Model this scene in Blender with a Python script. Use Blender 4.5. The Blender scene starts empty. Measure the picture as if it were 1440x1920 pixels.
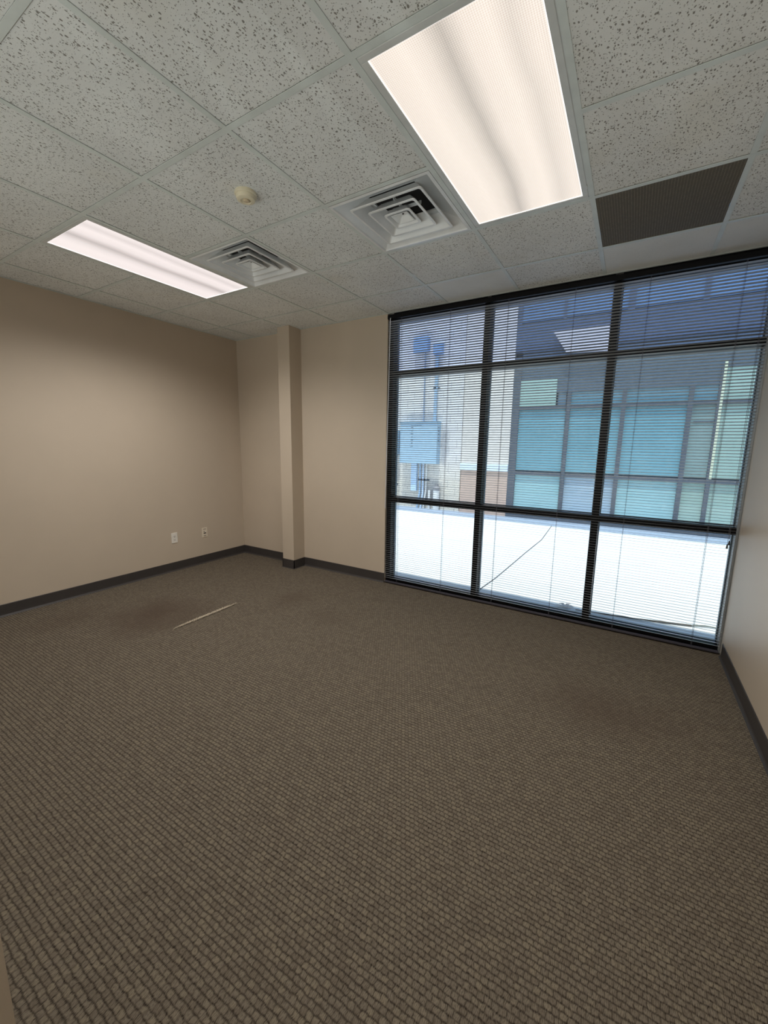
import bpy, math, random
from mathutils import Matrix, Vector
random.seed(7)
sc = bpy.context.scene
col = sc.collection
T = 0.6096                                  # ceiling grid module
H = 2.674; YW = 2.902; XL = -0.953; XR = 4.015
YN = -0.475; XE = 2.44; YE = -4.2           # near wall face, entry jamb, entry back

# ------------------------------------------------------------------ camera
cam_d = bpy.data.cameras.new('camera'); cam = bpy.data.objects.new('camera', cam_d); col.objects.link(cam)
cam_d.sensor_fit = 'VERTICAL'; cam_d.sensor_height = 36.0; cam_d.lens = 759.42/1920*36.0
cam_d.clip_start = 0.02; cam_d.clip_end = 300
def cam_axes(yaw, pit, rol):
    f = Vector((math.sin(yaw)*math.cos(pit), math.cos(yaw)*math.cos(pit), math.sin(pit)))
    r = Vector((math.cos(yaw), -math.sin(yaw), 0)); u = r.cross(f)
    return r*math.cos(rol)+u*math.sin(rol), -r*math.sin(rol)+u*math.cos(rol), f
r_, u_, f_ = cam_axes(math.radians(-31.133), math.radians(-9.355), math.radians(0.84))
m = Matrix((r_, u_, -f_)).transposed().to_4x4(); m.translation = Vector((3.343, -0.635, 1.436))
cam.matrix_world = m
sc.camera = cam

# ------------------------------------------------------------------ light and exposure
sc.view_settings.view_transform = 'Standard'
sc.view_settings.look = 'None'
sc.view_settings.gamma = 1.0
sc.view_settings.use_curve_mapping = False
sc.view_settings.exposure = 0.05
SUN_STRENGTH = 4.7
SKY_STRENGTH = 0.24
w = bpy.data.worlds.new('world'); sc.world = w; w.use_nodes = True
nt = w.node_tree
sky = nt.nodes.new('ShaderNodeTexSky'); sky.sky_type = 'NISHITA'; sky.sun_disc = False
sky.sun_elevation = math.radians(60); sky.sun_rotation = math.radians(180); sky.air_density = 1.2; sky.dust_density = 0.6
bg = nt.nodes['Background']; nt.links.new(sky.outputs[0], bg.inputs[0]); bg.inputs[1].default_value = SKY_STRENGTH
sd = bpy.data.lights.new('sun', 'SUN'); so = bpy.data.objects.new('sun', sd); col.objects.link(so)
sd.energy = SUN_STRENGTH; sd.angle = math.radians(0.6); sd.color = (1.0, 0.97, 0.93)
el, az = math.radians(77.5), math.radians(176)     # high sun, just behind this building's roof edge
sdir = Vector((math.sin(az)*math.cos(el), math.cos(az)*math.cos(el), math.sin(el)))
so.rotation_euler = sdir.to_track_quat('Z', 'Y').to_euler(); so.location = (3, 0, 12)
LAMP = 1.0                                   # brightness of the lens of the ceiling light fittings
LAMP_WATTS = 16.5
CEILING_FILL = 62.0
FILL_SCALE = 0.38                             # scale of the added fill points behind the viewpoint
# added fill points behind the viewpoint, unseen and without fixtures
for (lx, ly, lz, lw) in ((3.6, -3.6, .70, 60), (2.6, -3.8, .55, 50), (1.2, -3.7, .60, 45), (0.0, -3.2, .60, 25)):
    d = bpy.data.lights.new('fill_point', 'POINT'); o = bpy.data.objects.new('fill_point', d); col.objects.link(o)
    d.energy = lw*FILL_SCALE; d.shadow_soft_size = 0.0; d.color = (1.0, .97, .93); o.location = (lx, ly, lz)
# added unseen spots behind the viewpoint to brighten the ceiling, no fixtures
for (lx, ly, tx, lw) in ((3.8, -1.6, 3.3, .45), (3.3, -2.1, 2.8, .4), (2.8, -2.4, 2.5, .4), (2.3, -1.9, 2.2, .4), (1.7, -2.3, 1.8, .4), (1.0, -1.8, 1.3, .35), (.4, -2.2, .7, .35), (-.3, -1.7, .1, .3)):
    d = bpy.data.lights.new('ceiling_fill', 'SPOT'); o = bpy.data.objects.new('ceiling_fill', d); col.objects.link(o)
    d.energy = lw*CEILING_FILL; d.shadow_soft_size = 0.0; d.color = (.93, 1.0, .97); d.spot_size = math.radians(78); d.spot_blend = 1.0
    o.location = (lx, ly, .45); o.rotation_euler = (Vector((lx, ly, .45))-Vector((tx, 1.1, H))).to_track_quat('Z', 'Y').to_euler()

# ------------------------------------------------------------------ helpers
class MB:
    def __init__(s): s.v = []; s.f = []; s.m = []
    def face(s, pts, mi=0):
        n = len(s.v); s.v += [tuple(p) for p in pts]; s.f.append(tuple(range(n, n+len(pts)))); s.m.append(mi); return s
    def box(s, x0, x1, y0, y1, z0, z1, mi=0):
        n = len(s.v)
        s.v += [(x0,y0,z0),(x1,y0,z0),(x1,y1,z0),(x0,y1,z0),(x0,y0,z1),(x1,y0,z1),(x1,y1,z1),(x0,y1,z1)]
        for q in ((0,3,2,1),(4,5,6,7),(0,1,5,4),(1,2,6,5),(2,3,7,6),(3,0,4,7)):
            s.f.append(tuple(n+i for i in q)); s.m.append(mi)
        return s
    def prism(s, poly, axis, a0, a1, mi=0):
        # poly: 2-D points; extruded along axis 'x','y' or 'z' from a0 to a1
        def P(p, a):
            return {'x': (a, p[0], p[1]), 'y': (p[0], a, p[1]), 'z': (p[0], p[1], a)}[axis]
        n = len(s.v); k = len(poly)
        s.v += [P(p, a0) for p in poly] + [P(p, a1) for p in poly]
        s.f.append(tuple(n+i for i in range(k))[::-1]); s.f.append(tuple(n+k+i for i in range(k))); s.m += [mi, mi]
        for i in range(k):
            j = (i+1) % k; s.f.append((n+i, n+j, n+k+j, n+k+i)); s.m.append(mi)
        return s
    def tube(s, pts, r, seg=10, mi=0, cap=True):
        pts = [Vector(p) for p in pts]; rs = r if isinstance(r, (list, tuple)) else [r]*len(pts)
        n = len(s.v)
        for i, p in enumerate(pts):
            d = (pts[min(i+1, len(pts)-1)]-pts[max(i-1, 0)]).normalized()
            a = d.orthogonal().normalized() if abs(d.z) < .99 else Vector((1,0,0))
            if i and abs(d.z) < .99: a = (la - d*la.dot(d)).normalized()
            la = a; b = d.cross(a)
            for k in range(seg):
                t = 2*math.pi*k/seg; s.v.append(tuple(p+(a*math.cos(t)+b*math.sin(t))*rs[i]))
        for i in range(len(pts)-1):
            for k in range(seg):
                k2 = (k+1) % seg
                s.f.append((n+i*seg+k, n+i*seg+k2, n+(i+1)*seg+k2, n+(i+1)*seg+k)); s.m.append(mi)
        if cap:
            s.f.append(tuple(n+k for k in range(seg))[::-1]); e = n+(len(pts)-1)*seg
            s.f.append(tuple(e+k for k in range(seg))); s.m += [mi, mi]
        return s
    def lathe(s, prof, c, axis='z', seg=40, mi=0):
        # prof: (radius, height) pairs about an axis through c
        n = len(s.v)
        for (r, h) in prof:
            for k in range(seg):
                t = 2*math.pi*k/seg; a, b = r*math.cos(t), r*math.sin(t)
                s.v.append({'z': (c[0]+a, c[1]+b, c[2]+h), 'y': (c[0]+a, c[1]+h, c[2]+b), 'x': (c[0]+h, c[1]+a, c[2]+b)}[axis])
        for i in range(len(prof)-1):
            for k in range(seg):
                k2 = (k+1) % seg
                s.f.append((n+i*seg+k, n+i*seg+k2, n+(i+1)*seg+k2, n+(i+1)*seg+k)); s.m.append(mi)
        s.f.append(tuple(n+k for k in range(seg))[::-1]); e = n+(len(prof)-1)*seg
        s.f.append(tuple(e+k for k in range(seg))); s.m += [mi, mi]
        return s
    def build(s, name, mat, parent=None, smooth=False, bevel=0, weld=False):
        me = bpy.data.meshes.new(name); me.from_pydata(s.v, [], s.f)
        for mt in (mat if isinstance(mat, (list, tuple)) else [mat]): me.materials.append(mt)
        me.polygons.foreach_set('material_index', s.m)
        if smooth:
            me.polygons.foreach_set('use_smooth', [True]*len(s.f))
            try: me.set_sharp_from_angle(angle=math.radians(35))
            except Exception: pass
        me.update()
        o = bpy.data.objects.new(name, me); col.objects.link(o)
        if parent is not None:
            o.parent = parent; o.matrix_parent_inverse = Matrix.Translation(-parent.location)
        if bevel:
            b = o.modifiers.new('bevel', 'BEVEL'); b.width = bevel; b.segments = 2; b.limit_method = 'ANGLE'
        return o
def empty(name, loc):
    o = bpy.data.objects.new(name, None); o.location = loc; o.empty_display_size = .05; col.objects.link(o); return o
def tag(o, label, cat, group=None):
    o['label'] = label; o['category'] = cat
    if group: o['group'] = group
    return o
def structure(o, label=None):
    o['kind'] = 'structure'
    if label: o['label'] = label
    return o

# ------------------------------------------------------------------ materials
def newmat(name):
    mt = bpy.data.materials.new(name); mt.use_nodes = True
    return mt, mt.node_tree, mt.node_tree.nodes['Principled BSDF']
def N(nt, t, **k):
    n = nt.nodes.new(t)
    for a, b in k.items(): setattr(n, a, b)
    return n
def L(nt, a, b): nt.links.new(a, b)
def math_(nt, op, a, b=None, c=None, clamp=False):
    n = nt.nodes.new('ShaderNodeMath'); n.operation = op; n.use_clamp = clamp
    for i, x in enumerate((a, b, c)):
        if x is None: continue
        if hasattr(x, 'links'): nt.links.new(x, n.inputs[i])
        else: n.inputs[i].default_value = x
    return n.outputs[0]
def ramp(nt, fac, stops):
    n = nt.nodes.new('ShaderNodeValToRGB'); nt.links.new(fac, n.inputs[0]); e = n.color_ramp.elements
    while len(e) < len(stops): e.new(.5)
    for i, (p, c) in enumerate(stops):
        e[i].position = p; e[i].color = (*c, 1) if len(c) == 3 else c
    return n.outputs[0]
def mixc(nt, fac, a, b, mode='MIX'):
    n = nt.nodes.new('ShaderNodeMix'); n.data_type = 'RGBA'; n.blend_type = mode
    for s, x in ((n.inputs[0], fac), (n.inputs[6], a), (n.inputs[7], b)):
        if hasattr(x, 'links'): nt.links.new(x, s)
        elif isinstance(x, (tuple, list)): s.default_value = (*x, 1)
        else: s.default_value = x
    return n.outputs[2]
def noise(nt, vec, scale, detail=3, rough=.5):
    n = nt.nodes.new('ShaderNodeTexNoise'); n.inputs['Scale'].default_value = scale
    n.inputs['Detail'].default_value = detail; n.inputs['Roughness'].default_value = rough
    if vec is not None: nt.links.new(vec, n.inputs['Vector'])
    return n.outputs['Fac']
def pos(nt): return N(nt, 'ShaderNodeNewGeometry').outputs['Position']
def sep(nt, v):
    n = nt.nodes.new('ShaderNodeSeparateXYZ'); nt.links.new(v, n.inputs[0]); return n.outputs
def comb(nt, x, y, z):
    n = nt.nodes.new('ShaderNodeCombineXYZ')
    for i, a in enumerate((x, y, z)):
        if hasattr(a, 'links'): nt.links.new(a, n.inputs[i])
        else: n.inputs[i].default_value = a
    return n.outputs[0]
def bump(nt, b, h, strength=.3, dist=.002):
    n = nt.nodes.new('ShaderNodeBump'); n.inputs['Strength'].default_value = strength; n.inputs['Distance'].default_value = dist
    nt.links.new(h, n.inputs['Height']); nt.links.new(n.outputs[0], b.inputs['Normal'])
def plain(name, c, rough=.5, metal=0, spec=.5, var=.06, vs=12, bs=0, bscale=200):
    mt, nt, b = newmat(name)
    v = noise(nt, pos(nt), vs, 4)
    lo = tuple(x*(1-var) for x in c); hi = tuple(min(1, x*(1+var)) for x in c)
    L(nt, ramp(nt, v, [(.3, lo), (.7, hi)]), b.inputs['Base Color'])
    b.inputs['Roughness'].default_value = rough; b.inputs['Metallic'].default_value = metal
    b.inputs['Specular IOR Level'].default_value = spec
    if bs: bump(nt, b, noise(nt, pos(nt), bscale, 3), bs, .001)
    return mt

WALL = (0.525, 0.445, 0.35)
def wall_mat(name, c, rough=.62):
    mt, nt, b = newmat(name); p = pos(nt)
    big = noise(nt, p, 1.3, 4, .6)
    c0 = ramp(nt, big, [(.3, tuple(x*.96 for x in c)), (.7, tuple(x*1.03 for x in c))])
    L(nt, c0, b.inputs['Base Color']); b.inputs['Roughness'].default_value = rough
    b.inputs['Specular IOR Level'].default_value = .4
    bump(nt, b, noise(nt, p, 260, 3), .12, .001)
    return mt
M_wall = wall_mat('beige wall paint', WALL)
M_wall_r = wall_mat('beige semi gloss wall paint', WALL, .42)
M_base = plain('dark rubber cove base', (0.045, 0.040, 0.038), .45)
M_black = plain('black anodised aluminium', (0.006, 0.006, 0.007), .45, spec=.15)
M_jamb_glare = plain('aluminium with painted glare', (0.42, 0.45, 0.47), .35)
M_alu = plain('slate exterior aluminium', (0.14, 0.17, 0.21), .4)
M_tbar = plain('painted steel ceiling tee', (0.66, 0.71, 0.68), .45)
M_fix = plain('white enamelled steel', (0.62, 0.64, 0.62), .35)
M_dark = plain('dark duct interior', (0.006, 0.006, 0.007), .8)
M_vent = plain('white powder coated louvre', (0.78, 0.80, 0.80), .32, var=.08, vs=6)
M_plastic = plain('white plastic plate', (0.78, 0.75, 0.68), .35)
M_ivory = plain('ivory plastic plate', (0.74, 0.66, 0.53), .35)
M_cream = plain('aged cream plastic', (0.76, 0.70, 0.52), .4)
M_hole = plain('black slot', (0.02, 0.015, 0.012), .6)
M_slat = plain('dark grey enamelled slat', (0.33, 0.34, 0.35), .38, spec=.5, var=.03)
M_cord = plain('grey blind cord', (0.10, 0.10, 0.12), .7)
M_wand = plain('clear white plastic wand', (0.62, 0.64, 0.68), .2)
M_rail = plain('dark bottom rail', (0.055, 0.052, 0.065), .3)

def tile_mat(name, fissured=True):
    mt, nt, b = newmat(name); p = pos(nt)
    base = (0.80, 0.815, 0.79)
    warp = N(nt, 'ShaderNodeTexNoise'); warp.inputs['Scale'].default_value = 30; L(nt, p, warp.inputs['Vector'])
    vm = N(nt, 'ShaderNodeVectorMath', operation='MULTIPLY_ADD'); L(nt, warp.outputs['Color'], vm.inputs[0])
    vm.inputs[1].default_value = (.014, .014, 0); L(nt, p, vm.inputs[2]); q = vm.outputs[0]
    def spots(scale, thr, keep, sx, sy):
        mp = N(nt, 'ShaderNodeMapping'); mp.inputs['Scale'].default_value = (sx, sy, 0); L(nt, q, mp.inputs[0])
        v = N(nt, 'ShaderNodeTexVoronoi'); v.inputs['Scale'].default_value = scale; L(nt, mp.outputs[0], v.inputs['Vector'])
        cs = N(nt, 'ShaderNodeSeparateColor'); L(nt, v.outputs['Color'], cs.inputs[0])
        t = math_(nt, 'MULTIPLY', cs.outputs[1], thr)
        on = math_(nt, 'LESS_THAN', cs.outputs[0], keep)
        s = math_(nt, 'SUBTRACT', t, v.outputs['Distance'])
        s = math_(nt, 'MULTIPLY', s, 14, clamp=True)
        return math_(nt, 'MULTIPLY', s, on)
    if fissured:
        s1 = spots(135, .50, .62, 1.0, .68); s2 = spots(220, .46, .6, .75, 1.0)
        s = math_(nt, 'MAXIMUM', s1, math_(nt, 'MULTIPLY', s2, .8))
        cdark = (0.27, 0.26, 0.235)
    else:
        s = math_(nt, 'MULTIPLY', spots(170, .40, .35, 1, .8), .45); cdark = (0.45, 0.44, 0.40)
    blot = ramp(nt, noise(nt, p, 3.2, 3), [(.35, tuple(x*.95 for x in base)), (.7, tuple(x*1.04 for x in base))])
    grain = noise(nt, p, 420, 2)
    c1 = mixc(nt, math_(nt, 'MULTIPLY', grain, .16), blot, tuple(x*.55 for x in base))
    # faint old yellowish water marks
    ym = math_(nt, 'MULTIPLY', math_(nt, 'SUBTRACT', noise(nt, p, 2.1, 2), .60), 5, clamp=True)
    c1 = mixc(nt, math_(nt, 'MULTIPLY', ym, .30), c1, (0.66, 0.61, 0.46))
    L(nt, mixc(nt, s, c1, cdark), b.inputs['Base Color'])
    b.inputs['Roughness'].default_value = .9; b.inputs['Specular IOR Level'].default_value = .2
    h = math_(nt, 'SUBTRACT', math_(nt, 'MULTIPLY', grain, .3), s)
    bump(nt, b, h, .5, .002)
    return mt
M_tile = tile_mat('fissured acoustic tile'); M_tile2 = tile_mat('fine textured acoustic tile', False)

def carpet_mat():
    mt, nt, b = newmat('brown basket weave loop carpet'); p = pos(nt)
    wob = N(nt, 'ShaderNodeTexNoise'); wob.inputs['Scale'].default_value = 45; wob.inputs['Detail'].default_value = 2; L(nt, p, wob.inputs['Vector'])
    vm = N(nt, 'ShaderNodeVectorMath', operation='MULTIPLY_ADD'); L(nt, wob.outputs['Color'], vm.inputs[0])
    vm.inputs[1].default_value = (.010, .010, 0); L(nt, p, vm.inputs[2])
    x, y, z = sep(nt, vm.outputs[0])
    PX, PY = .0194, .0178
    row = math_(nt, 'DIVIDE', y, PY); ri = math_(nt, 'FLOOR', row); rf = math_(nt, 'FRACT', row)
    off = math_(nt, 'MULTIPLY', math_(nt, 'MODULO', ri, 2.0), .5)
    cx = math_(nt, 'ADD', math_(nt, 'DIVIDE', x, PX), off); cf = math_(nt, 'FRACT', cx); ci = math_(nt, 'FLOOR', cx)
    # each block: strands running along y; domed height falling off at the block's ends
    dy = math_(nt, 'ABSOLUTE', math_(nt, 'SUBTRACT', rf, .5)); dx = math_(nt, 'ABSOLUTE', math_(nt, 'SUBTRACT', cf, .5))
    ey = math_(nt, 'SMOOTH_MIN', math_(nt, 'MULTIPLY', math_(nt, 'SUBTRACT', .5, dy), 4.2), 1.0, .2)
    ex = math_(nt, 'SMOOTH_MIN', math_(nt, 'ADD', math_(nt, 'MULTIPLY', math_(nt, 'SUBTRACT', .5, dx), 3.6), .28), 1.0, .2)
    block = math_(nt, 'MULTIPLY', ex, ey)
    strand = math_(nt, 'ABSOLUTE', math_(nt, 'SINE', math_(nt, 'MULTIPLY', cx, math.pi*4)))
    fib = noise(nt, comb(nt, math_(nt, 'MULTIPLY', x, 420), math_(nt, 'MULTIPLY', y, 110), 0), 1.0, 3)
    hgt = math_(nt, 'MULTIPLY', block, math_(nt, 'ADD', .62, math_(nt, 'MULTIPLY', strand, .38)))
    hgt = math_(nt, 'ADD', math_(nt, 'MULTIPLY', hgt, .80), math_(nt, 'MULTIPLY', math_(nt, 'SUBTRACT', fib, .38), 1.7))
    wn = N(nt, 'ShaderNodeTexWhiteNoise', noise_dimensions='2D'); L(nt, comb(nt, ci, ri, 0), wn.inputs['Vector'])
    yarn = ramp(nt, wn.outputs['Value'], [(0, (.168,.139,.105)), (.5, (.198,.167,.128)), (1, (.228,.192,.141))])
    c = mixc(nt, math_(nt, 'MULTIPLY', hgt, 1.0, clamp=True), (.016, .011, .008), yarn)
    # old soiling: soft dark traffic marks and stains with shapes of their own
    X, Y, Z = sep(nt, p)
    sw = noise(nt, p, 2.4, 4, .6)
    def stain(cx_, cy_, rx, ry, k):
        a = math_(nt, 'POWER', math_(nt, 'DIVIDE', math_(nt, 'SUBTRACT', X, cx_), rx), 2)
        c_ = math_(nt, 'POWER', math_(nt, 'DIVIDE', math_(nt, 'SUBTRACT', Y, cy_), ry), 2)
        d = math_(nt, 'ADD', math_(nt, 'SQRT', math_(nt, 'ADD', a, c_)), math_(nt, 'MULTIPLY', math_(nt, 'SUBTRACT', sw, .5), 1.6))
        return math_(nt, 'MULTIPLY', math_(nt, 'SUBTRACT', 1.1, d, clamp=True), k, clamp=True)
    s = stain(.05, 1.15, .42, .45, .75)
    for a in ((.75, 2.0, .22, .30, .35), (3.35, 1.75, .42, .30, .45), (1.3, 1.9, .3, .2, .25), (-.45, .75, .25, .35, .3)):
        s = math_(nt, 'MAXIMUM', s, stain(*a))
    c = mixc(nt, s, c, (.075, .052, .038))
    c = mixc(nt, math_(nt, 'MULTIPLY', noise(nt, p, 1.1, 3), .18), c, (.12, .095, .07))
    L(nt, c, b.inputs['Base Color']); b.inputs['Roughness'].default_value = .95; b.inputs['Specular IOR Level'].default_value = .1
    bump(nt, b, hgt, .55, .004)
    return mt
M_carpet = carpet_mat()

def lens_mat(name, c, s, x0, x1):
    # prismatic acrylic lens of a fluorescent fitting: the tubes behind it show as brighter bands
    mt, nt, b = newmat(name); p = pos(nt); x, y, z = sep(nt, p)
    t = math_(nt, 'DIVIDE', math_(nt, 'SUBTRACT', x, x0), x1-x0)
    t = math_(nt, 'ADD', t, math_(nt, 'MULTIPLY', math_(nt, 'SUBTRACT', noise(nt, comb(nt, x, math_(nt, 'MULTIPLY', y, .6), 0), 3.0, 2), .5), .10))
    band = ramp(nt, t, [(0, (.86,)*3), (.10, (.93,)*3), (.24, (1,)*3), (.36, (.88,)*3), (.47, (.55,)*3), (.58, (.92,)*3), (.70, (1,)*3), (.80, (.80,)*3), (.90, (.97,)*3), (1, (.86,)*3)])
    k = 2*math.pi/.0100
    u = math_(nt, 'MULTIPLY', math_(nt, 'ADD', x, y), k*.7071); v = math_(nt, 'MULTIPLY', math_(nt, 'SUBTRACT', x, y), k*.7071)
    pr = math_(nt, 'MULTIPLY', math_(nt, 'SINE', u), math_(nt, 'SINE', v))
    amp = math_(nt, 'ADD', 1.0, math_(nt, 'MULTIPLY', pr, .22))
    e = mixc(nt, 1.0, band, c, 'MULTIPLY')
    L(nt, e, b.inputs['Emission Color']); L(nt, math_(nt, 'MULTIPLY', amp, s*LAMP), b.inputs['Emission Strength'])
    b.inputs['Base Color'].default_value = (.25, .25, .25, 1); b.inputs['Roughness'].default_value = .3
    bump(nt, b, pr, .4, .001)
    return mt

def glass_mat(name, tint, refl=.06):
    mt, nt, b = newmat(name); nt.nodes.remove(b); out = nt.nodes['Material Output']
    tr = N(nt, 'ShaderNodeBsdfTransparent'); tr.inputs[0].default_value = (*tint, 1)
    gl = N(nt, 'ShaderNodeBsdfGlossy'); gl.inputs['Roughness'].default_value = .0; gl.inputs[0].default_value = (1, 1, 1, 1)
    fr = N(nt, 'ShaderNodeFresnel'); fr.inputs[0].default_value = 1.45
    mx = N(nt, 'ShaderNodeMixShader'); L(nt, math_(nt, 'MULTIPLY', fr.outputs[0], refl*16, clamp=True), mx.inputs[0])
    L(nt, tr.outputs[0], mx.inputs[1]); L(nt, gl.outputs[0], mx.inputs[2]); L(nt, mx.outputs[0], out.inputs[0])
    return mt
M_glass = glass_mat('clear green tinted glazing', (.92, .97, .97))
M_glass_up = glass_mat('blue tinted upper glazing', (.80, .87, .98))

# ------------------------------------------------------------------ room shell
def floor():
    mb = MB(); nx, ny = 120, 170
    x0, x1, y0, y1 = XL-.02, XR+.02, YE, YW+.02
    def hz(x, y):
        # the carpet has let go around the torn seam and lies in low ripples there
        d = math.exp(-((x-.38)/.42)**2 - ((y-1.3)/.45)**2)
        return .010*d*math.sin((x-.43)*9+.4) * (1 if x > .43 else 1.2) if d > .02 else 0
    for j in range(ny+1):
        for i in range(nx+1):
            x = x0+(x1-x0)*i/nx; y = y0+(y1-y0)*j/ny; mb.v.append((x, y, max(-.004, hz(x, y))))
    for j in range(ny):
        for i in range(nx):
            a = j*(nx+1)+i; mb.f.append((a, a+1, a+nx+2, a+nx+1)); mb.m.append(0)
    f = structure(mb.build('floor', M_carpet, smooth=True), 'brown basket-weave loop carpet over the whole office floor')
    # slab under the carpet
    MB().box(x0, x1, y0, y1, -.14, -.012).build('floor_slab', plain('concrete slab', (.3,.29,.27), .9), f)
    # frayed backing showing along the torn seam
    M_fray = plain('frayed pale carpet backing', (.50, .43, .33), .95, var=.25, vs=90, bs=.6, bscale=500)
    fr = MB(); n = 60
    for q in range(3):
        for k in range(n):
            t = (k+.5)/n; y = 1.04+.60*t; wd = .0012+.0075*math.sin(math.pi*t)**.8
            x = .437-.018*t+(q-1)*wd*.9+random.uniform(-.002, .002); ln = random.uniform(.016, .036)
            if (k*7+q*3) % 11 == 0: continue
            fr.tube([(x, y, .006), (x+random.uniform(-.003, .003), y+ln*.5, .013+random.uniform(0, .004)), (x+random.uniform(-.003, .003), y+ln, .006)], [.0014, wd*.55, .0014], 6)
    fr.build('frayed_seam', M_fray, f, smooth=True)['label'] = 'pale frayed tear in the brown carpet'
    return f
floor()

def ceiling():
    rows = [(-7, -6), (-6, -5), (-5, -4), (-4, -3), (-3, -2), (-2, -1), (-1, 0), (0, 1), (1, 2), (2, 3), (3, 4), (4, 4.7605)]
    skip = {(0,1), (0,2), (4,1), (4,2), (1,2), (3,2), (5,3)}
    smooth_tiles = {(3,4), (5,4), (6,4)}
    mb = MB()
    cols = [(-1.5637, -1)] + [(c, c+1) for c in range(-1, 6)] + [(6, 6.586)]
    for (r0, r1) in rows:
        for (c0, c1) in cols:
            if (math.floor(c0), r0) in skip: continue
            y0 = max(r0*T, YE)
            g = .0115
            mb.box(c0*T+g, c1*T-g, y0+g, r1*T-g, H+.0035, H+.018, 1 if (math.floor(c0), r0) in smooth_tiles else 0)
    c = structure(mb.build('ceiling', [M_tile, M_tile2], bevel=0), 'suspended ceiling of fissured acoustic tiles in a metal grid')
    # plenum lid above, dark
    MB().box(XL-.1, XR+.1, YE-.1, YW+.1, H+.34, H+.40).build('ceiling_deck', M_dark, c)
    g = MB(); hw = .012
    for k in range(-1, 7):
        g.box(k*T-hw, k*T+hw, YE, YW, H, H+.002)
    for k in range(-6, 5):
        for (a, b) in (((XL, -hw), (T+hw, 4*T-hw), (5*T+hw, XR)) if k == 2 else ((XL, XR),)):
            g.box(a, b, k*T-hw, k*T+hw, H-.0004, H+.0016)
    g.build('ceiling_grid', M_tbar, c)
    a = MB(); w_ = .020
    a.box(XL, XL+w_, YE, YW, H-.001, H+.001); a.box(XR-w_, XR, YE, YW, H-.001, H+.001)
    a.box(XL, XR, YW-w_, YW, H-.0012, H+.0008); a.box(XE-.14, XE, YN, YN+w_, H-.001, H+.001)
    a.build('wall_angle', M_tbar, c)
ceiling()

ZT = H+.33
structure(MB().box(XL-.12, XL, YE-.12, YW+.2, -.14, ZT).build('wall_left', M_wall), 'long beige wall on the left with two outlet plates')
structure(MB().box(XR, XR+.12, YE-.12, YW-.0, -.14, ZT).build('wall_right', M_wall_r), 'beige wall at the right edge catching the window light')
structure(MB().box(XE-.14, XE, YN-.12, YN, -.14, ZT).build('wall_near', M_wall), 'beige wall end at the lower left beside the doorway')
structure(MB().box(XL, XR, YE-.12, YE, -.14, ZT).build('wall_back', M_wall), 'beige back wall of the office behind the viewpoint')
WX0 = 1.220
structure(MB().box(XL, WX0, YW, YW+.2, -.14, ZT).build('wall_far', M_wall), 'beige wall left of the window')
# column boxed out of the far wall
structure(MB().box(-.068, .104, 2.722, YW, -.01, H+.002).build('wall_column', M_wall), 'beige boxed column standing out from the far wall')

def cove(name, p0, p1, nrm, label):
    # rubber cove base: 4 in high, thin, with a curled toe; p0->p1 along the wall, nrm points into the room
    p0 = Vector((*p0, 0)); p1 = Vector((*p1, 0)); n = Vector((*nrm, 0)); mb = MB()
    prof = [(0, 0), (.016, 0), (.015, .002), (.009, .006), (.005, .014), (.004, .03), (.004, .098), (.002, .102), (0, .102)]
    k = len(prof); b = len(mb.v)
    for p in (p0, p1):
        for (d, z) in prof: mb.v.append(tuple(p+n*d+Vector((0, 0, z))))
    for i in range(k):
        j = (i+1) % k; mb.f.append((b+i, b+j, b+k+j, b+k+i)); mb.m.append(0)
    mb.f.append(tuple(range(b, b+k))[::-1]); mb.f.append(tuple(range(b+k, b+2*k))); mb.m += [0, 0]
    return structure(mb.build(name, M_base), label)
cove('baseboard_left', (XL, YE), (XL, YW), (1, 0), 'dark rubber base along the left wall')
cove('baseboard_far', (XL, YW), (-.068, YW), (0, -1), 'short dark rubber base between the left corner and the column')
cove('baseboard_far_right', (.104, YW), (WX0, YW), (0, -1), 'dark rubber base between the column and the window')
cove('baseboard_right', (XR, YE), (XR, YW-.03), (-1, 0), 'dark rubber base along the right wall')
cove('baseboard_near', (XE-.14, YN), (XE, YN), (0, 1), 'dark rubber base along the near wall')
b_ = MB()
for (p0, p1, n) in (((-.074, 2.722), (.110, 2.722), (0, -1)), ((-.068, 2.717), (-.068, YW), (-1, 0)), ((.104, 2.717), (.104, YW), (1, 0))):
    if n[0] == 0: b_.box(p0[0], p1[0], 2.716, 2.722, 0, .102); b_.prism([(2.716, 0), (2.700, 0), (2.710, .006)], 'x', -.078, .114)
    elif n[0] < 0: b_.box(-.074, -.068, 2.716, YW, 0, .102)
    else: b_.box(.104, .110, 2.716, YW, 0, .102); b_.prism([(.110, 0), (.124, 0), (.114, .006)], 'y', 2.706, YW)
structure(b_.build('baseboard_column', M_base), 'dark rubber base wrapped around the column foot')

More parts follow.
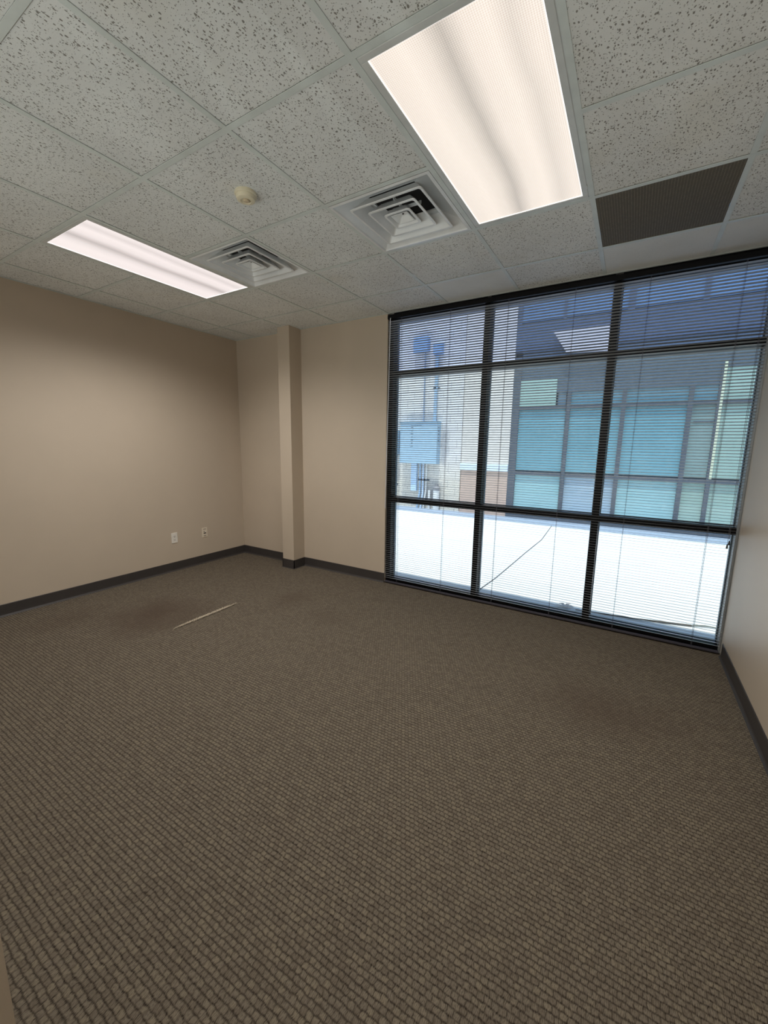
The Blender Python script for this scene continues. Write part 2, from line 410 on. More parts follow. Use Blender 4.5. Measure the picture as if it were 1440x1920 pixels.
# ------------------------------------------------------------------ window wall
def window():
    W = structure(empty('window_1', ((WX0+XR)/2, YW+.08, 0)), 'black aluminium storefront window of nine panes from floor to ceiling')
    F0, F1 = YW+.030, YW+.140                   # frame depth
    V = [(WX0, WX0+.050), (2.158, 2.208), (3.115, 3.165), (XR-.014, XR)]
    Hz = [(.0, .050), (.862, .912), (2.100, 2.150), (2.612, ZT-.25)]
    for i, (a, b) in enumerate(V):
        mb = MB().box(a, b, F0, F1-.045, 0, 2.66)
        if i == 3:  # right jamb: glare off the sunlit ground is put into its lighter colour
            MB().box(a, b, F0, F1, 0, 2.66).build('frame_jamb', M_jamb_glare, W, bevel=.0015); continue
        mb.build('mullion' if 0 < i < 3 else 'frame_jamb', M_black, W, bevel=.0015)
        MB().box(a+.004, b-.004, F1-.045, F1, 0, 2.66).build('outer_mullion', M_alu, W)
    for i, (a, b) in enumerate(Hz):
        nm = ('frame_sill', 'transom', 'transom', 'frame_head')[i]
        for k in range(3):
            x0, x1 = V[k][1], V[k+1][0]
            MB().box(x0, x1, F0+.002, F1-.047, a, b).build(nm, M_black, W, bevel=.0015)
    for k in range(3):
        x0, x1 = V[k][1], V[k+1][0]
        for j in range(3):
            z0, z1 = Hz[j][1], Hz[j+1][0]
            MB().box(x0, x1, F1-.040, F1-.034, z0, z1).build('glass_pane', M_glass_up if j == 2 else M_glass, W)
            # slim outer glazing beads
            bd = MB()
            bd.box(x0, x0+.008, F1-.034, F1-.004, z0, z1).box(x1-.008, x1, F1-.034, F1-.004, z0, z1)
            bd.box(x0, x1, F1-.034, F1-.004, z0, z0+.008).box(x0, x1, F1-.034, F1-.004, z1-.008, z1)
            bd.build('glazing_bead', M_alu, W)
    # outside reveal and the sill the frame stands on
    MB().box(WX0-.02, XR+.02, YW-.0, YW+.20, -.14, -.001).build('window_sill', M_black, W)
window()

def blind():
    B = tag(empty('window_blind', (2.61, YW+.008, 0.03)), 'wide grey mini blind, lowered with open slats, covering the window wall', 'window blind')
    x0, x1 = WX0+.006, XR-.012; yc = YW+.004
    MB().box(x0-.004, x1+.006, yc-.016, yc+.014, H-.052, H-.014).build('headrail', M_black, B, bevel=.002)
    sl = MB(); n = 0; z = H-.075; pitch = .0208; hw = .0125; tilt = math.radians(12.5)
    zs = []
    while z > .055: zs.append(z); z -= pitch
    for i, z in enumerate(zs):
        prof = []
        for k in range(7):
            t = -1+2*k/6; yy = t*hw; cr = .0013*(1-t*t)
            prof.append((yc+yy*math.cos(tilt)+cr*math.sin(tilt), z-yy*math.sin(tilt)+cr*math.cos(tilt)))
        up = [(a, b+.00022) for a, b in prof]
        poly = prof+up[::-1]
        dz = random.uniform(-.0006, .0006)
        sl.prism([(a, b+dz) for a, b in poly], 'x', x0+random.uniform(0, .003), x1-random.uniform(0, .003))
    s = sl.build('slats', M_slat, B); s['label'] = 'narrow grey slats set nearly level'
    MB().box(x0, x1, yc-.012, yc+.012, .010, .026).build('bottom_rail', M_rail, B, bevel=.003)
    for x in (1.372, 1.862, 2.365, 2.862, 3.335, 3.842):
        c = MB()
        for dy in (-.0135, .0135): c.tube([(x, yc+dy, .03), (x, yc+dy, H-.055)], .0008, 5)
        c.tube([(x+.004, yc-.014, .03), (x+.004, yc-.014, H-.055)], .0010, 5)
        c.build('ladder_cord', M_cord, B)
    MB().tube([(1.262, yc-.030, H-.05), (1.256, yc-.032, 2.0), (1.246, yc-.034, 1.4), (1.236, yc-.030, .80)], .0042, 6).tube([(1.262, yc-.012, H-.045), (1.262, yc-.030, H-.05)], .002, 6).build('tilt_wand', M_wand, B, smooth=True)
    xc = 3.952
    pc = MB().tube([(xc, yc-.022, H-.05), (xc-.002, yc-.024, 1.6), (xc+.004, yc-.024, .80)], .0011, 6).tube([(xc+.005, yc-.022, H-.05), (xc+.005, yc-.024, 1.6), (xc+.010, yc-.024, .84)], .0011, 6).build('pull_cord', M_cord, B)
    for (x, z) in ((xc+.004, .775), (xc+.012, .80)):
        MB().lathe([(.002, .030), (.0035, .026), (.006, .006), (.0065, 0), (.003, -.002)], (x, yc-.024, z), seg=14).build('cord_tassel', M_hole, pc, smooth=True)
    MB().lathe([(.003, .010), (.007, .006), (.007, -.006), (.003, -.010)], (xc, yc-.024, H-.135), seg=14).build('cord_stop', plain('dark red bead', (.10, .015, .03), .4), pc, smooth=True)
blind()

# ------------------------------------------------------------------ ceiling fittings
M_edge, _nt, _b = newmat('lit acrylic edge')
_b.inputs['Emission Color'].default_value = (1, .95, .92, 1); _b.inputs['Emission Strength'].default_value = 1.1; _b.inputs['Base Color'].default_value = (.6, .6, .6, 1)
def troffer(c, r, lensmat, label, lampcol=(1, .965, .91)):
    x0, x1, y0, y1 = c*T+.012, (c+1)*T-.012, r*T+.012, (r+2)*T-.012
    R = tag(empty('ceiling_light', ((x0+x1)/2, (y0+y1)/2, H)), label, 'ceiling light', 'recessed fluorescent lights')
    hs = MB()
    for b in ((x0, x1, y0, y0+.004), (x0, x1, y1-.004, y1), (x0, x0+.004, y0, y1), (x1-.004, x1, y0, y1)): hs.box(*b, H+.002, H+.11)
    hs.box(x0, x1, y0, y1, H+.106, H+.11)
    hs.build('housing', M_fix, R)
    fw = .028; d = MB()
    def bar(xa, xb, ya, yb): d.box(xa, xb, ya, yb, H-.001, H+.012)
    bar(x0+.003, x1-.003, y0+.003, y0+fw); bar(x0+.003, x1-.003, y1-fw, y1-.003)
    bar(x0+.003, x0+fw, y0+fw, y1-fw); bar(x1-fw, x1-.003, y0+fw, y1-fw)
    fr = d.build('door_frame', M_fix, R, bevel=.002)
    for yy in (y0+.10, y1-.10):
        MB().box(x1-.0055, x1+.0005, yy-.012, yy+.012, H-.003, H+.001).build('latch', M_fix, fr)
    ls = MB().box(x0+fw-.003, x1-fw+.003, y0+fw-.003, y1-fw+.003, H+.004, H+.007)
    dif = ls.build('diffuser', lensmat, R)
    e = MB(); a0, a1, b0, b1 = x0+fw, x1-fw, y0+fw, y1-fw; q = .003
    e.box(a0, a0+q, b0, b1, H+.002, H+.005).box(a1-q, a1, b0, b1, H+.002, H+.005).box(a0+q, a1-q, b0, b0+q, H+.002, H+.005).box(a0+q, a1-q, b1-q, b1, H+.002, H+.005)
    e.build('lens_edge', M_edge, dif)
    for i in range(2):
        for j in range(4):
            d = bpy.data.lights.new('lamp', 'SPOT'); o = bpy.data.objects.new('lamp', d); col.objects.link(o)
            d.energy = LAMP_WATTS; d.spot_size = math.radians(156); d.spot_blend = 1.0; d.shadow_soft_size = 0.0
            d.color = lampcol; o.location = (x0+(i+.5)*(x1-x0)/2, y0+(j+.5)*(y1-y0)/4, H-.012)
            o.parent = R; o.matrix_parent_inverse = Matrix.Translation(-R.location)
troffer(0, 1, lens_mat('cool pink white lens', (1.0, .90, .885), .86, 0, T), 'lit narrow pinkish ceiling light near the left wall', (1, .96, .93))
troffer(4, 1, lens_mat('warm white lens', (1.0, .88, .77), .86, 4*T, 5*T), 'large lit warm white ceiling light overhead at top centre')

def louvre(c, r, label, twist=0):
    cx, cy = (c+.5)*T, (r+.5)*T
    R = tag(empty('ceiling_vent', (cx, cy, H)), label, 'ceiling vent', 'square ceiling air vents')
    def sq(h, z, rr=0):
        if not rr: return [(cx-h, cy-h, z), (cx+h, cy-h, z), (cx+h, cy+h, z), (cx-h, cy+h, z)]
        o = []
        for (sx, sy, a0) in ((-1,-1,180), (1,-1,270), (1,1,0), (-1,1,90)):
            for k in range(5):
                a = math.radians(a0+k*22.5); o.append((cx+sx*(h-rr)+rr*math.cos(a), cy+sy*(h-rr)+rr*math.sin(a), z))
        return o
    def skin(mb, rings):
        n = len(mb.v); k = len(rings[0])
        for g in rings: mb.v += g
        for i in range(len(rings)-1):
            for j in range(k):
                j2 = (j+1) % k; mb.f.append((n+i*k+j, n+i*k+j2, n+(i+1)*k+j2, n+(i+1)*k+j)); mb.m.append(0)
    # outer flange and sloped back pan up to a round neck
    h0 = T/2-.013
    fl = MB(); skin(fl, [sq(h0, H-.001, .001), sq(h0-.016, H-.003, .004), sq(h0-.020, H+.004, .006)])
    fl.build('outer_frame', M_vent, R)
    pn = MB(); rn = .195; k = 20
    outer = sq(h0-.020, H+.004, .006)
    angs = [math.atan2(p[1]-cy, p[0]-cx) for p in outer]
    mid = [(cx+(p[0]-cx)*.84, cy+(p[1]-cy)*.84, H+.052) for p in outer]
    neck = [(cx+rn*math.cos(a), cy+rn*math.sin(a), H+.075) for a in angs]
    neck2 = [(x, y, H+.085) for x, y, z in neck]
    skin(pn, [outer, mid, neck, neck2]); pn.build('back_pan', M_vent, R, smooth=True)
    dk = MB(); dk.lathe([(rn*1.0, .083), (rn*1.0, .24)], (cx, cy, H), seg=32); dk.build('duct_collar', M_dark, R)
    for (hb, ht, zt) in ((.212, .150, .060), (.142, .088, .052), (.078, .040, .040)):
        z0 = H-.004
        rg = MB(); rr = .016
        skin(rg, [sq(ht, H+zt, .008), sq(hb-.013, z0+.006, rr*.7), sq(hb-.011, z0, rr*.8), sq(hb, z0, rr), sq(hb+.001, z0+.004, rr), sq(ht+.003, H+zt, .008)])
        rg.build('louvre_ring', M_vent, R, smooth=True)
    ce = MB(); skin(ce, [sq(.050, H+.002, .004), sq(.046, H+.001, .004), sq(.020, H+.026, .002)]); ce.f.append(tuple(range(len(ce.v)-20, len(ce.v)))); ce.m.append(0)
    cp = ce.build('centre_plate', M_vent, R)
    MB().lathe([(.005, .022), (.005, .027)], (cx, cy, H), seg=16).build('centre_screw', M_hole, cp)
    sp = MB()
    for a in (0, 90):
        dx, dy = (.11, .0015) if a == 0 else (.0015, .11)
        sp.box(cx-dx, cx+dx, cy-dy, cy+dy, H+.045, H+.062)
    sp.build('support_bar', M_vent, R)
louvre(3, 2, 'square louvred air vent touching the large warm light')
louvre(1, 2, 'square louvred air vent beside the narrow light near the left wall')

def grille():
    x0, x1, y0, y1 = 5*T+.0125, 6*T-.0125, 3*T+.0125, 4*T-.0125
    mt, nt, b = newmat('brown perforated return panel'); p = pos(nt); x, y, z = sep(nt, p)
    k = 2*math.pi/.0125
    g = math_(nt, 'MAXIMUM', math_(nt, 'SINE', math_(nt, 'MULTIPLY', x, k)), math_(nt, 'SINE', math_(nt, 'MULTIPLY', y, k)))
    g = math_(nt, 'MULTIPLY', math_(nt, 'SUBTRACT', g, .6), 2.5, clamp=True)
    g = math_(nt, 'MULTIPLY', g, noise(nt, comb(nt, math_(nt, 'MULTIPLY', x, 4), y, 0), 30, 2))
    L(nt, mixc(nt, g, (.095, .080, .055), (.30, .26, .18)), b.inputs['Base Color']); b.inputs['Roughness'].default_value = .75
    bump(nt, b, g, .4, .001)
    R = tag(empty('return_grille', ((x0+x1)/2, (y0+y1)/2, H)), 'brown perforated square return panel in the ceiling near the window', 'air return')
    MB().box(x0, x1, y0, y1, H+.003, H+.008).build('mesh_panel', mt, R)
    f = MB().box(x0, x1, y0, y0+.004, H+.008, H+.02).box(x0, x1, y1-.004, y1, H+.008, H+.02).box(x0, x0+.004, y0, y1, H+.008, H+.02).box(x1-.004, x1, y0, y1, H+.008, H+.02)
    f.build('panel_edge', M_hole, R)
grille()

def detector():
    cx, cy = 1.556, .934
    R = tag(empty('smoke_detector', (cx, cy, H)), 'round aged cream detector on the ceiling between the two lights', 'detector')
    MB().lathe([(.052, .004), (.054, 0), (.054, -.008), (.050, -.012)], (cx, cy, H), seg=48).build('base', M_cream, R, smooth=True)
    MB().lathe([(.047, -.010), (.0475, -.022), (.044, -.030), (.036, -.034), (.026, -.035), (.024, -.031), (.020, -.030)], (cx, cy, H), seg=48).build('head', M_cream, R, smooth=True)
    MB().lathe([(.015, -.029), (.015, -.036), (.012, -.039), (.004, -.040)], (cx+.004, cy, H), seg=32).build('sensor_button', plain('tan plastic', (.62, .52, .36), .35), R, smooth=True)
detector()

def plate(yc, zc, name, mat, label, kind):
    R = tag(empty(name, (XL, yc, zc)), label, 'wall plate')
    w_, h_ = .035, .0575
    pl = MB(); t = .0055
    pl.box(XL, XL+t, yc-w_, yc+w_, zc-h_, zc+h_); pl.build('cover_plate', mat, R, bevel=.002)
    x = XL+t
    if kind == 'power':
        for dz in (.0195, -.0195):
            f = MB().box(x-.001, x+.0018, yc-.0165, yc+.0165, zc+dz-.0140, zc+dz+.0140).build('socket', mat, R, bevel=.002)
            s = MB().box(x+.0015, x+.0024, yc-.0075, yc-.0050, zc+dz-.002, zc+dz+.0065).box(x+.0015, x+.0024, yc+.0050, yc+.0075, zc+dz-.002, zc+dz+.0065)
            s.lathe([(.0028, .0015), (.0028, .0024)], (x, yc, zc+dz-.0085), axis='x', seg=12); s.build('socket_slots', M_hole, f)
        MB().lathe([(.003, 0), (.003, .0015)], (x, yc, zc), axis='x', seg=12).build('plate_screw', M_fix, R)
    else:
        for (dy, dz, s) in ((-.009, .012, .0055), (.009, .012, .0050), (-.009, -.008, .0075), (.009, -.008, .0075)):
            MB().box(x-.0005, x+.0012, yc+dy-s-.002, yc+dy+s+.002, zc+dz-s-.002, zc+dz+s+.002).box(x+.0008, x+.0016, yc+dy-s, yc+dy+s, zc+dz-s*.9, zc+dz+s*.9, 1).build('jack', [mat, M_hole if dz < 0 or dy < 0 else M_fix], R)
        for dz in (.040, -.040):
            MB().box(x-.0005, x+.0010, yc-.018, yc+.018, zc+dz-.005, zc+dz+.005).build('label_strip', plain('grey label strip', (.36, .31, .25), .5), R)
plate(1.941, .378, 'power_outlet', M_plastic, 'white power outlet low on the left wall, the left one of two plates', 'power')
plate(2.319, .375, 'data_outlet', M_ivory, 'ivory network outlet with dark jacks, nearer the corner on the left wall', 'data')

# ------------------------------------------------------------------ outside
GZ = -.20; FY = 9.0
def ground_mat():
    mt, nt, b = newmat('bleached concrete yard'); p = pos(nt); x, y, z = sep(nt, p)
    n1 = noise(nt, p, 1.6, 5, .65); n2 = noise(nt, p, 60, 3)
    c = ramp(nt, n1, [(.25, (.64, .65, .65)), (.75, (.76, .77, .76))])
    c = mixc(nt, math_(nt, 'MULTIPLY', math_(nt, 'GREATER_THAN', n2, .62), .22), c, (.42, .43, .42))
    # joints of the paving running along the buildings
    for yy, k in ((5.95, .35), (7.4, .2)):
        d = math_(nt, 'ABSOLUTE', math_(nt, 'ADD', math_(nt, 'SUBTRACT', y, yy), math_(nt, 'MULTIPLY', math_(nt, 'SUBTRACT', noise(nt, p, 8, 2), .5), .05)))
        c = mixc(nt, math_(nt, 'MULTIPLY', math_(nt, 'LESS_THAN', d, .015), k), c, (.33, .34, .34))
    L(nt, c, b.inputs['Base Color']); b.inputs['Roughness'].default_value = .9
    bump(nt, b, n2, .3, .004)
    return mt
structure(MB().box(-9, 12, YW+.20, FY-.60, GZ-.2, GZ).build('ground', ground_mat()), 'sunlit pale concrete ground outside the window')
structure(MB().box(-9, 12, FY-.60, FY+.3, GZ-.2, GZ+.012).build('shade_strip', plain('concrete strip coloured blue for shade', (.27, .33, .42), .85, var=.12, vs=20)), 'concrete strip coloured blue for shade at the foot of the far building')  # shade along the wall foot is put into this strip's blue grey colour
# this building's own outside: walls beside and above the window, up to the parapet
M_stucco = plain('pale stucco', (.50, .47, .42), .9, bs=.3, bscale=90)
ow = MB().box(-9, XL-.12, YW, YW+.2, GZ-.2, ZT).box(XR+.12, 12, YW, YW+.2, GZ-.2, ZT).box(XR, XR+.12, YW, YW+.2, GZ, ZT)
ow.box(XL-.12, XR+.12, YW+.12, YW+.2, H+.02, ZT)
ow.box(-9, 12, YE-2, YW+.2, ZT+.07, ZT+.12)
structure(ow.build('wall_exterior', M_stucco), 'pale outer wall of this building above and beside the window')

# --- far building: painted masonry on the left
def masonry_mat():
    mt, nt, b = newmat('whitewashed rough masonry'); p = pos(nt); x, y, z = sep(nt, p)
    br = N(nt, 'ShaderNodeTexBrick'); L(nt, comb(nt, x, z, 0), br.inputs['Vector'])
    br.inputs['Scale'].default_value = 1.0; br.inputs['Brick Width'].default_value = .40; br.inputs['Row Height'].default_value = .20
    br.inputs['Mortar Size'].default_value = .012; br.inputs['Mortar Smooth'].default_value = .6
    n1 = noise(nt, p, 5, 6, .7); n2 = noise(nt, p, 34, 4, .6)
    c = mixc(nt, n1, (.84, .81, .81), (.88, .83, .78))
    low = math_(nt, 'MULTIPLY', math_(nt, 'SUBTRACT', 1.25, z), 1.2, clamp=True)      # lower courses keep older cream paint
    c = mixc(nt, math_(nt, 'MULTIPLY', low, .7), c, (.78, .70, .56))
    flake = math_(nt, 'MULTIPLY', math_(nt, 'SUBTRACT', n2, math_(nt, 'SUBTRACT', .60, math_(nt, 'MULTIPLY', low, .05))), 9, clamp=True)
    c = mixc(nt, math_(nt, 'MULTIPLY', flake, .8), c, (.22, .22, .23))
    c = mixc(nt, math_(nt, 'MULTIPLY', br.outputs['Fac'], .35), c, (.34, .33, .33))
    # scraped patches over the meter box and around the upper boxes
    def patch(cx_, cz_, rx, rz):
        a = math_(nt, 'POWER', math_(nt, 'DIVIDE', math_(nt, 'SUBTRACT', x, cx_), rx), 2); d = math_(nt, 'POWER', math_(nt, 'DIVIDE', math_(nt, 'SUBTRACT', z, cz_), rz), 2)
        e = math_(nt, 'ADD', math_(nt, 'ADD', a, d), math_(nt, 'MULTIPLY', math_(nt, 'SUBTRACT', n1, .5), 2.2))
        return math_(nt, 'MULTIPLY', math_(nt, 'SUBTRACT', 1.0, e, clamp=True), 1.2, clamp=True)
    s = math_(nt, 'MAXIMUM', patch(-1.4, 2.14, .62, .22), patch(-1.36, 4.2, .34, .10))
    s = math_(nt, 'MAXIMUM', s, patch(-.72, 1.45, .14, .55)); s = math_(nt, 'MAXIMUM', s, patch(-1.05, .2, .4, .45))
    c = mixc(nt, math_(nt, 'MULTIPLY', s, math_(nt, 'ADD', .25, math_(nt, 'MULTIPLY', n2, .7))), c, (.36, .38, .42))
    L(nt, c, b.inputs['Base Color']); b.inputs['Roughness'].default_value = .95
    h = math_(nt, 'ADD', math_(nt, 'MULTIPLY', br.outputs['Fac'], -.6), math_(nt, 'ADD', n2, math_(nt, 'MULTIPLY', s, n2)))
    bump(nt, b, h, .5, .015)
    return mt
BM = tag(empty('masonry_building', (-3, FY, GZ)), 'white rough masonry building across the yard, at the left of the view out', 'building')
BL = tag(empty('glass_building', (3, FY, GZ)), 'building across the yard with cream pier, salmon plinth and teal glass', 'building')
MB().box(-9, -.275, FY, FY+.3, GZ, 7).build('masonry_wall', masonry_mat(), BM)
M_pil = plain('cream smooth render', (.80, .73, .66), .85, bs=.15, bscale=60)
M_sal = plain('salmon painted plinth', (.60, .44, .36), .85, bs=.15, bscale=60)
MB().box(-.25, .90, FY-.03, FY+.3, 1.03, 7).build('pier', M_pil, BL)
MB().box(-.25, .90, FY-.03, FY+.3, GZ, .86).build('pier_plinth', M_sal, BL)
MB().box(-.27, .90, FY-.06, FY+.3, .86, 1.03).build('pier_ledge', plain('pale blue white ledge', (.76, .84, .93), .7), BL, bevel=.006)
M_fr = plain('slate grey curtain wall frame', (.085, .105, .135), .5)
M_fr2 = plain('blue slate spandrel panel', (.085, .125, .20), .35)
M_fr3 = plain('slate blue spandrel panel', (.085, .12, .165), .4)
def pane_mat(name, c, rough=0.0, spec=.5, z0=None):
    mt, nt, b = newmat(name); p = pos(nt)
    L(nt, ramp(nt, noise(nt, p, 1.4, 3), [(.3, tuple(x*.93 for x in c)), (.7, tuple(x*1.06 for x in c))]), b.inputs['Base Color'])
    b.inputs['Roughness'].default_value = rough; b.inputs['Specular IOR Level'].default_value = spec
    return mt
P_teal = pane_mat('teal film glass', (.17, .37, .45)); P_teal2 = pane_mat('light teal glass', (.32, .54, .58))
P_pale = pane_mat('pale blue lower glass', (.33, .45, .55)); P_green = pane_mat('pale green glass', (.33, .47, .43))
P_sage = pane_mat('sage grey glass', (.23, .33, .33)); P_slate = pane_mat('slate glass', (.13, .20, .27))
P_mid = pane_mat('slate teal glass', (.12, .25, .33))
P_blue = pane_mat('blue reflective glass', (.15, .26, .42), .0, .5)
glz = MB()
def pane(x0, x1, z0, z1, mt):
    MB().box(x0, x1, FY+.03, FY+.05, z0, z1).build('facade_pane', mt, BL)
    return
# upper glass, spandrels
for (x0, x1) in ((1.0, 1.84), (1.90, 3.0), (3.12, 3.17+1.0), (4.26, 5.6), (5.7, 7.2), (7.3, 8.8)): pane(x0, x1, 4.13, 6.9, P_blue)
MB().box(.90, 11, FY, FY+.3, 3.50, 4.10).build('spandrel', M_fr2, BL)
MB().box(1.06, 4.60, FY+.01, FY+.3, 2.60, 3.50).build('lower_spandrel', M_fr3, BL)
MB().box(4.60, 11, FY+.01, FY+.3, 2.92, 3.50).build('lower_spandrel', M_fr3, BL)
# pale raking panel standing in for a reflection in the facade glass
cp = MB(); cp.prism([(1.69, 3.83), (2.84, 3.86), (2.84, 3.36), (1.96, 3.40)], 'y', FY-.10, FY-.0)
cp.build('reflection_panel', plain('pale cream reflection', (.62, .58, .56), .6), BL, bevel=.004)
# rows below
cols_ = [(1.06, 2.04), (2.12, 3.06), (3.14, 4.14), (4.22, 4.57), (4.64, 6.2), (6.3, 7.8), (7.9, 9.4)]
top = [P_slate, P_slate, P_slate, P_slate, P_green, P_sage, P_slate]
midp = [P_teal, P_teal, P_teal, P_sage, P_green, P_teal, P_teal]
low = [P_teal2, P_pale, P_teal2, P_green, P_green, P_teal2, P_pale]
for i, (x0, x1) in enumerate(cols_):
    if i == 0:
        MB().box(1.06, 1.82, FY-.004, FY+.03, 2.34, 2.89).build('facade_pane', P_green, BL); pane(1.86, 2.02, 2.34, 2.60, P_slate)
    else:
        pane(x0, x1, 2.34, 2.60 if i < 4 else 2.92, P_mid if i < 4 else top[i])
    pane(x0, x1, .91, 2.26, midp[i]); pane(x0, x1, GZ+.10, .82, low[i])
MB().box(4.26, 4.60, FY+.02, FY+.05, 1.93, 1.97).build('facade_rail', M_fr, BL)
MB().box(4.605, 4.645, FY-.03, FY+.0, .9, 3.0).build('light_strip', plain('pale yellow edge strip', (.66, .70, .52), .5), BL)
fm = [(.90, 1.06), (2.04, 2.12), (3.06, 3.14), (4.14, 4.22), (4.57, 4.64), (6.2, 6.3), (7.8, 7.9), (9.4, 9.5)]
for (a, b) in fm: MB().box(a, b, FY-.02, FY+.3, GZ, 3.40 if a < 1 else 2.60 if a < 4.5 else 2.92).build('facade_mullion', M_fr, BL)
for (a, b) in ((.90, 1.0), (1.84, 1.90), (3.0, 3.12), (4.17, 4.26), (5.6, 5.7), (7.2, 7.3)): MB().box(a, b, FY, FY+.3, 4.10, 6.95).build('upper_mullion', M_fr2, BL)
for (z0, z1) in ((.82, .89), (2.26, 2.32), (GZ, GZ+.10)): MB().box(1.06, 10.9, FY-.01, FY+.3, z0, z1).build('facade_transom', M_fr, BL)
MB().box(.90, 11, FY+.05, FY+.3, GZ, 7).build('backing_wall', plain('dark interior behind the glass', (.05, .07, .09), .9), BL)

# --- things on the masonry wall
M_box = plain('light blue grey painted steel', (.40, .58, .72), .5); M_boxs = plain('light blue grey steel side', (.36, .53, .67), .5)
M_ubox = plain('bright blue painted steel', (.26, .44, .70), .5)
M_mark = plain('dark stencil paint', (.05, .08, .12), .7)
def scale(v, y):                                    # keeps a wall-plane measure true for a face nearer the viewer
    k = (y+.635)/(FY+.635); return (3.343+(v[0]-3.343)*k, 1.436+(v[1]-1.436)*k)
def meter_box():
    D = .22; y = FY-D
    a = scale((-2.02, .975), y); b = scale((-.935, 2.03), y)
    R = tag(empty('electrical_box', ((a[0]+b[0])/2, FY, a[1])), 'large light blue electrical cabinet on the white masonry wall outside', 'electrical box')
    MB().box(a[0], b[0], y+.012, FY, a[1], b[1]).build('cabinet', M_boxs, R, bevel=.004)
    MB().box(a[0]+.006, b[0]-.006, y, y+.014, a[1]+.006, b[1]-.006).build('door', M_box, R, bevel=.003)
    MB().box(a[0]-.01, b[0]+.01, y-.02, FY, b[1], b[1]+.02).build('rain_lip', M_boxs, R)
    x = a[0]+.36
    for k, (wd, h) in enumerate(((.05, .012), (.03, .03), (.055, .02), (.02, .04), (.05, .02), (.03, .012), (.05, .03))):
        z = b[1]-.12-k*.078; w0, w1, t = x-wd*.6, x+wd*.5, .009
        # one bent stroke per character: stem, middle bar and end stem in a single outline
        mk = MB().prism([(w0, z-.03), (w0+t, z-.03), (w0+t, z-h*.3), (w1-t, z-h*.3), (w1-t, z-.025), (w1, z-.025), (w1, z+.016), (w1-t, z+.016), (w1-t, z-h*.3+t), (w0+t, z-h*.3+t), (w0+t, z+.01), (w0, z+.01)], 'y', y-.002, y+.001)
        mk.build('stencil_mark', M_mark, R)
    for k in range(6):
        MB().box(x-.02+k*.05, x+.010+k*.05, y-.002, y+.001, b[1]-.078, b[1]-.066+random.uniform(-.004, .002)).build('stencil_mark', M_mark, R)
        MB().box(b[0]-.002, b[0]+.003, y+.05, y+.12, b[1]-.14-k*.08, b[1]-.12-k*.08).build('side_vent', M_mark, R)
meter_box()
def small_box(x0, x1, z0, z1, D, mt, name, label, cat):
    y = FY-D; a = scale((x0, z0), y); b = scale((x1, z1), y)
    R = tag(empty(name, ((a[0]+b[0])/2, FY, a[1])), label, cat)
    MB().box(a[0], b[0], y+.01, FY, a[1], b[1]).build('housing', mt, R, bevel=.003)
    MB().box(a[0]+.008, b[0]-.008, y, y+.012, a[1]+.008, b[1]-.008).build('cover', mt, R, bevel=.002)
    return R
small_box(-3.0, -2.06, 1.19, 1.83, .16, M_box, 'junction_box', 'light blue box at the window edge, left of the large cabinet', 'electrical box')
small_box(-1.68, -1.27, 3.77, 4.13, .14, M_ubox, 'junction_box', 'bright blue box high on the masonry wall, larger of the upper two', 'electrical box')
small_box(-1.13, -.885, 3.68, 3.94, .12, M_ubox, 'junction_box', 'small bright blue box high on the masonry wall, right of the larger', 'electrical box')
M_pipe = plain('grey blue conduit', (.30, .38, .52), .5); M_pipeb = plain('light blue conduit', (.40, .56, .74), .5); M_pipew = plain('white plastic pipe', (.82, .82, .80), .5)
def pipe(pts, r, mt, label, clamps=(), name='conduit'):
    o = tag(MB().tube(pts, r, 12).build(name, mt, smooth=True), label, 'pipe')
    for z in clamps:
        x = pts[0][0]; c = MB().box(x-r-.05, x+r+.05, FY-.012, FY, z-.018, z+.018).tube([(x, pts[0][1], z-.015), (x, pts[0][1], z+.015)], r+.006, 12)
        c.build('pipe_clamp', M_mark, o)
    return o
pipe([(-1.31, FY-.04, 2.05), (-1.31, FY-.04, 3.78)], .018, M_pipe, 'thin grey conduit rising from the cabinet to the larger upper box')
pipe([(-.99, FY-.06, 2.05), (-.98, FY-.06, 3.0), (-.975, FY-.06, 3.61)], .042, M_pipeb, 'thick light blue conduit rising to the smaller upper box', (2.86,))
tag(MB().box(-1.61, -1.45, FY-.09, FY, .26, .99).build('cable_duct', plain('pale blue duct', (.56, .74, .95), .5), bevel=.004), 'pale blue flat duct directly below the cabinet', 'duct')
pipe([(-1.36, FY-.05, .99), (-1.36, FY-.05, .2), (-1.43, FY-.06, GZ+.005)], .026, M_pipeb, 'leftmost light blue conduit under the cabinet', (.56,))
pipe([(-1.27, FY-.05, .99), (-1.27, FY-.05, .2), (-1.32, FY-.06, GZ+.005)], .026, plain('blue white conduit', (.60, .74, .92), .5), 'middle blue white conduit under the cabinet', (.56,))
pipe([(-1.18, FY-.05, .99), (-1.18, FY-.05, .3), (-1.24, FY-.06, GZ+.005)], .020, M_pipew, 'rightmost white conduit under the cabinet', (.56,))
pipe([(-1.07, FY-.07, GZ+.005), (-1.07, FY-.07, .30)], .032, M_pipew, 'short thin white pipe stub standing at the wall foot')
o = pipe([(-.86, FY-.10, GZ+.005), (-.86, FY-.10, .32)], .080, M_pipew, 'thick white pipe stub with grey cap at the wall foot')
MB().lathe([(.088, 0), (.088, .07), (.05, .10), (.05, .16), (.02, .17)], (-.86, FY-.10, .32), seg=24).build('valve_cap', plain('grey valve metal', (.25, .25, .27), .5), o, smooth=True)
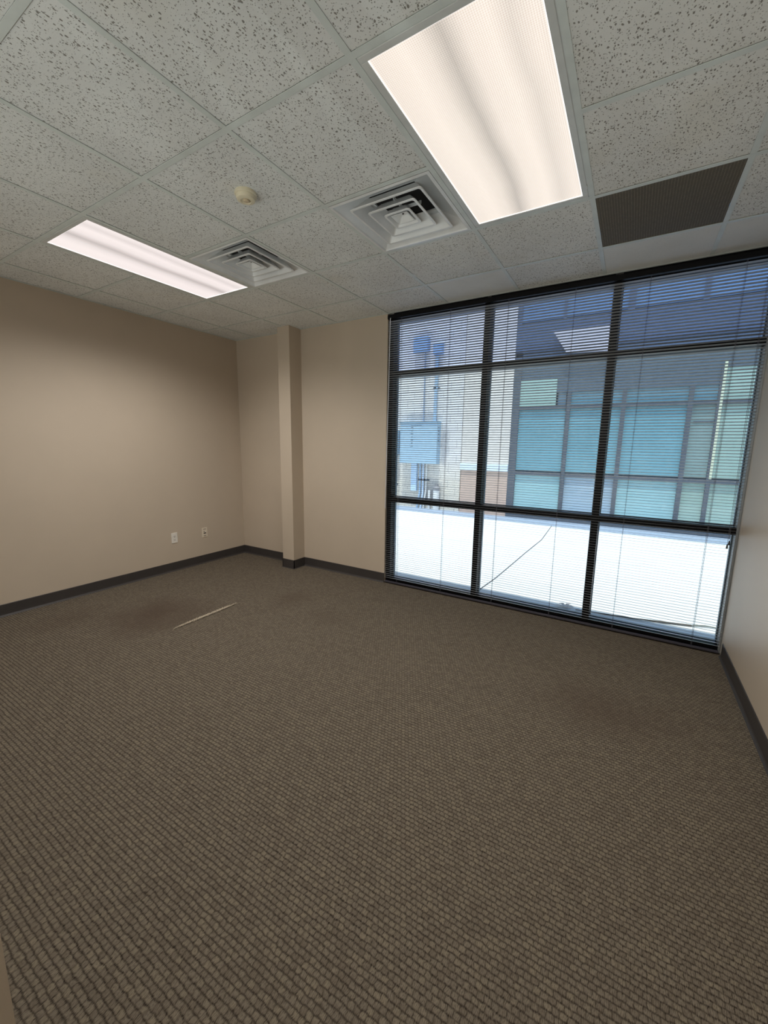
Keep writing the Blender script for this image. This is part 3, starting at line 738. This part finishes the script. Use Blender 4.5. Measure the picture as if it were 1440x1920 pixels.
pipe([(-2.12, FY-.04, GZ+.005), (-2.12, FY-.04, 1.15)], .030, M_pipew, 'white pipe below the box at the window edge', (.4,))
# --- litter on the ground
cr = MB(); pts = [(2.03, 8.42), (2.10, 6.9), (2.06, 5.8), (2.04, 5.0), (2.02, 4.3), (1.98, 3.75)]
cr.tube([(x, y, GZ+.006) for x, y in pts], .0055, 6)
tag(cr.build('cable', plain('dark rubber cable', (.10, .10, .11), .8), smooth=True), 'thin dark cable lying across the pale ground outside', 'cable')
st = MB().tube([(3.0, 3.74, GZ+.010), (3.5, 3.80, GZ+.014), (3.97, 3.92, GZ+.012)], [.005, .008, .010], 6)
tag(st.build('stick', plain('dark wooden stick', (.10, .085, .07), .9), smooth=True), 'long dark stick on the ground outside the right pane', 'stick')
st = MB().tube([(3.97, 3.93, GZ+.010), (4.08, 3.97, GZ+.016), (4.20, 3.99, GZ+.012)], [.006, .009, .004], 6)
tag(st.build('twig', plain('grey twig bark', (.22, .23, .20), .9), smooth=True), 'short grey twig at the end of the long dark stick', 'twig')
lf = MB(); cx, cy = 2.90, 3.78
for k in range(5):
    a = k*1.25; d = .05+.02*(k % 2)
    p0 = Vector((cx, cy, GZ+.012)); p1 = p0+Vector((math.cos(a)*d, math.sin(a)*d, .012)); p2 = p0+Vector((math.cos(a)*d*1.6, math.sin(a)*d*1.2, .004)); s_ = Vector((-math.sin(a), math.cos(a), 0))*.022
    for q0, q1, w0, w1 in ((p0, p1, .3, 1), (p1, p2, 1, .15)):
        t_ = Vector((0, 0, .002)); A = [q0-s_*w0, q0+s_*w0, q1+s_*w1, q1-s_*w1]
        n = len(lf.v); lf.v += [tuple(v) for v in A]+[tuple(v+t_) for v in A]
        for q in ((0,3,2,1),(4,5,6,7),(0,1,5,4),(1,2,6,5),(2,3,7,6),(3,0,4,7)): lf.f.append(tuple(n+i for i in q)); lf.m.append(0)
tag(lf.build('dry_leaf', plain('pale dry leaf', (.62, .56, .52), .9)), 'crumpled dry leaf on the ground outside the middle pane', 'leaf')
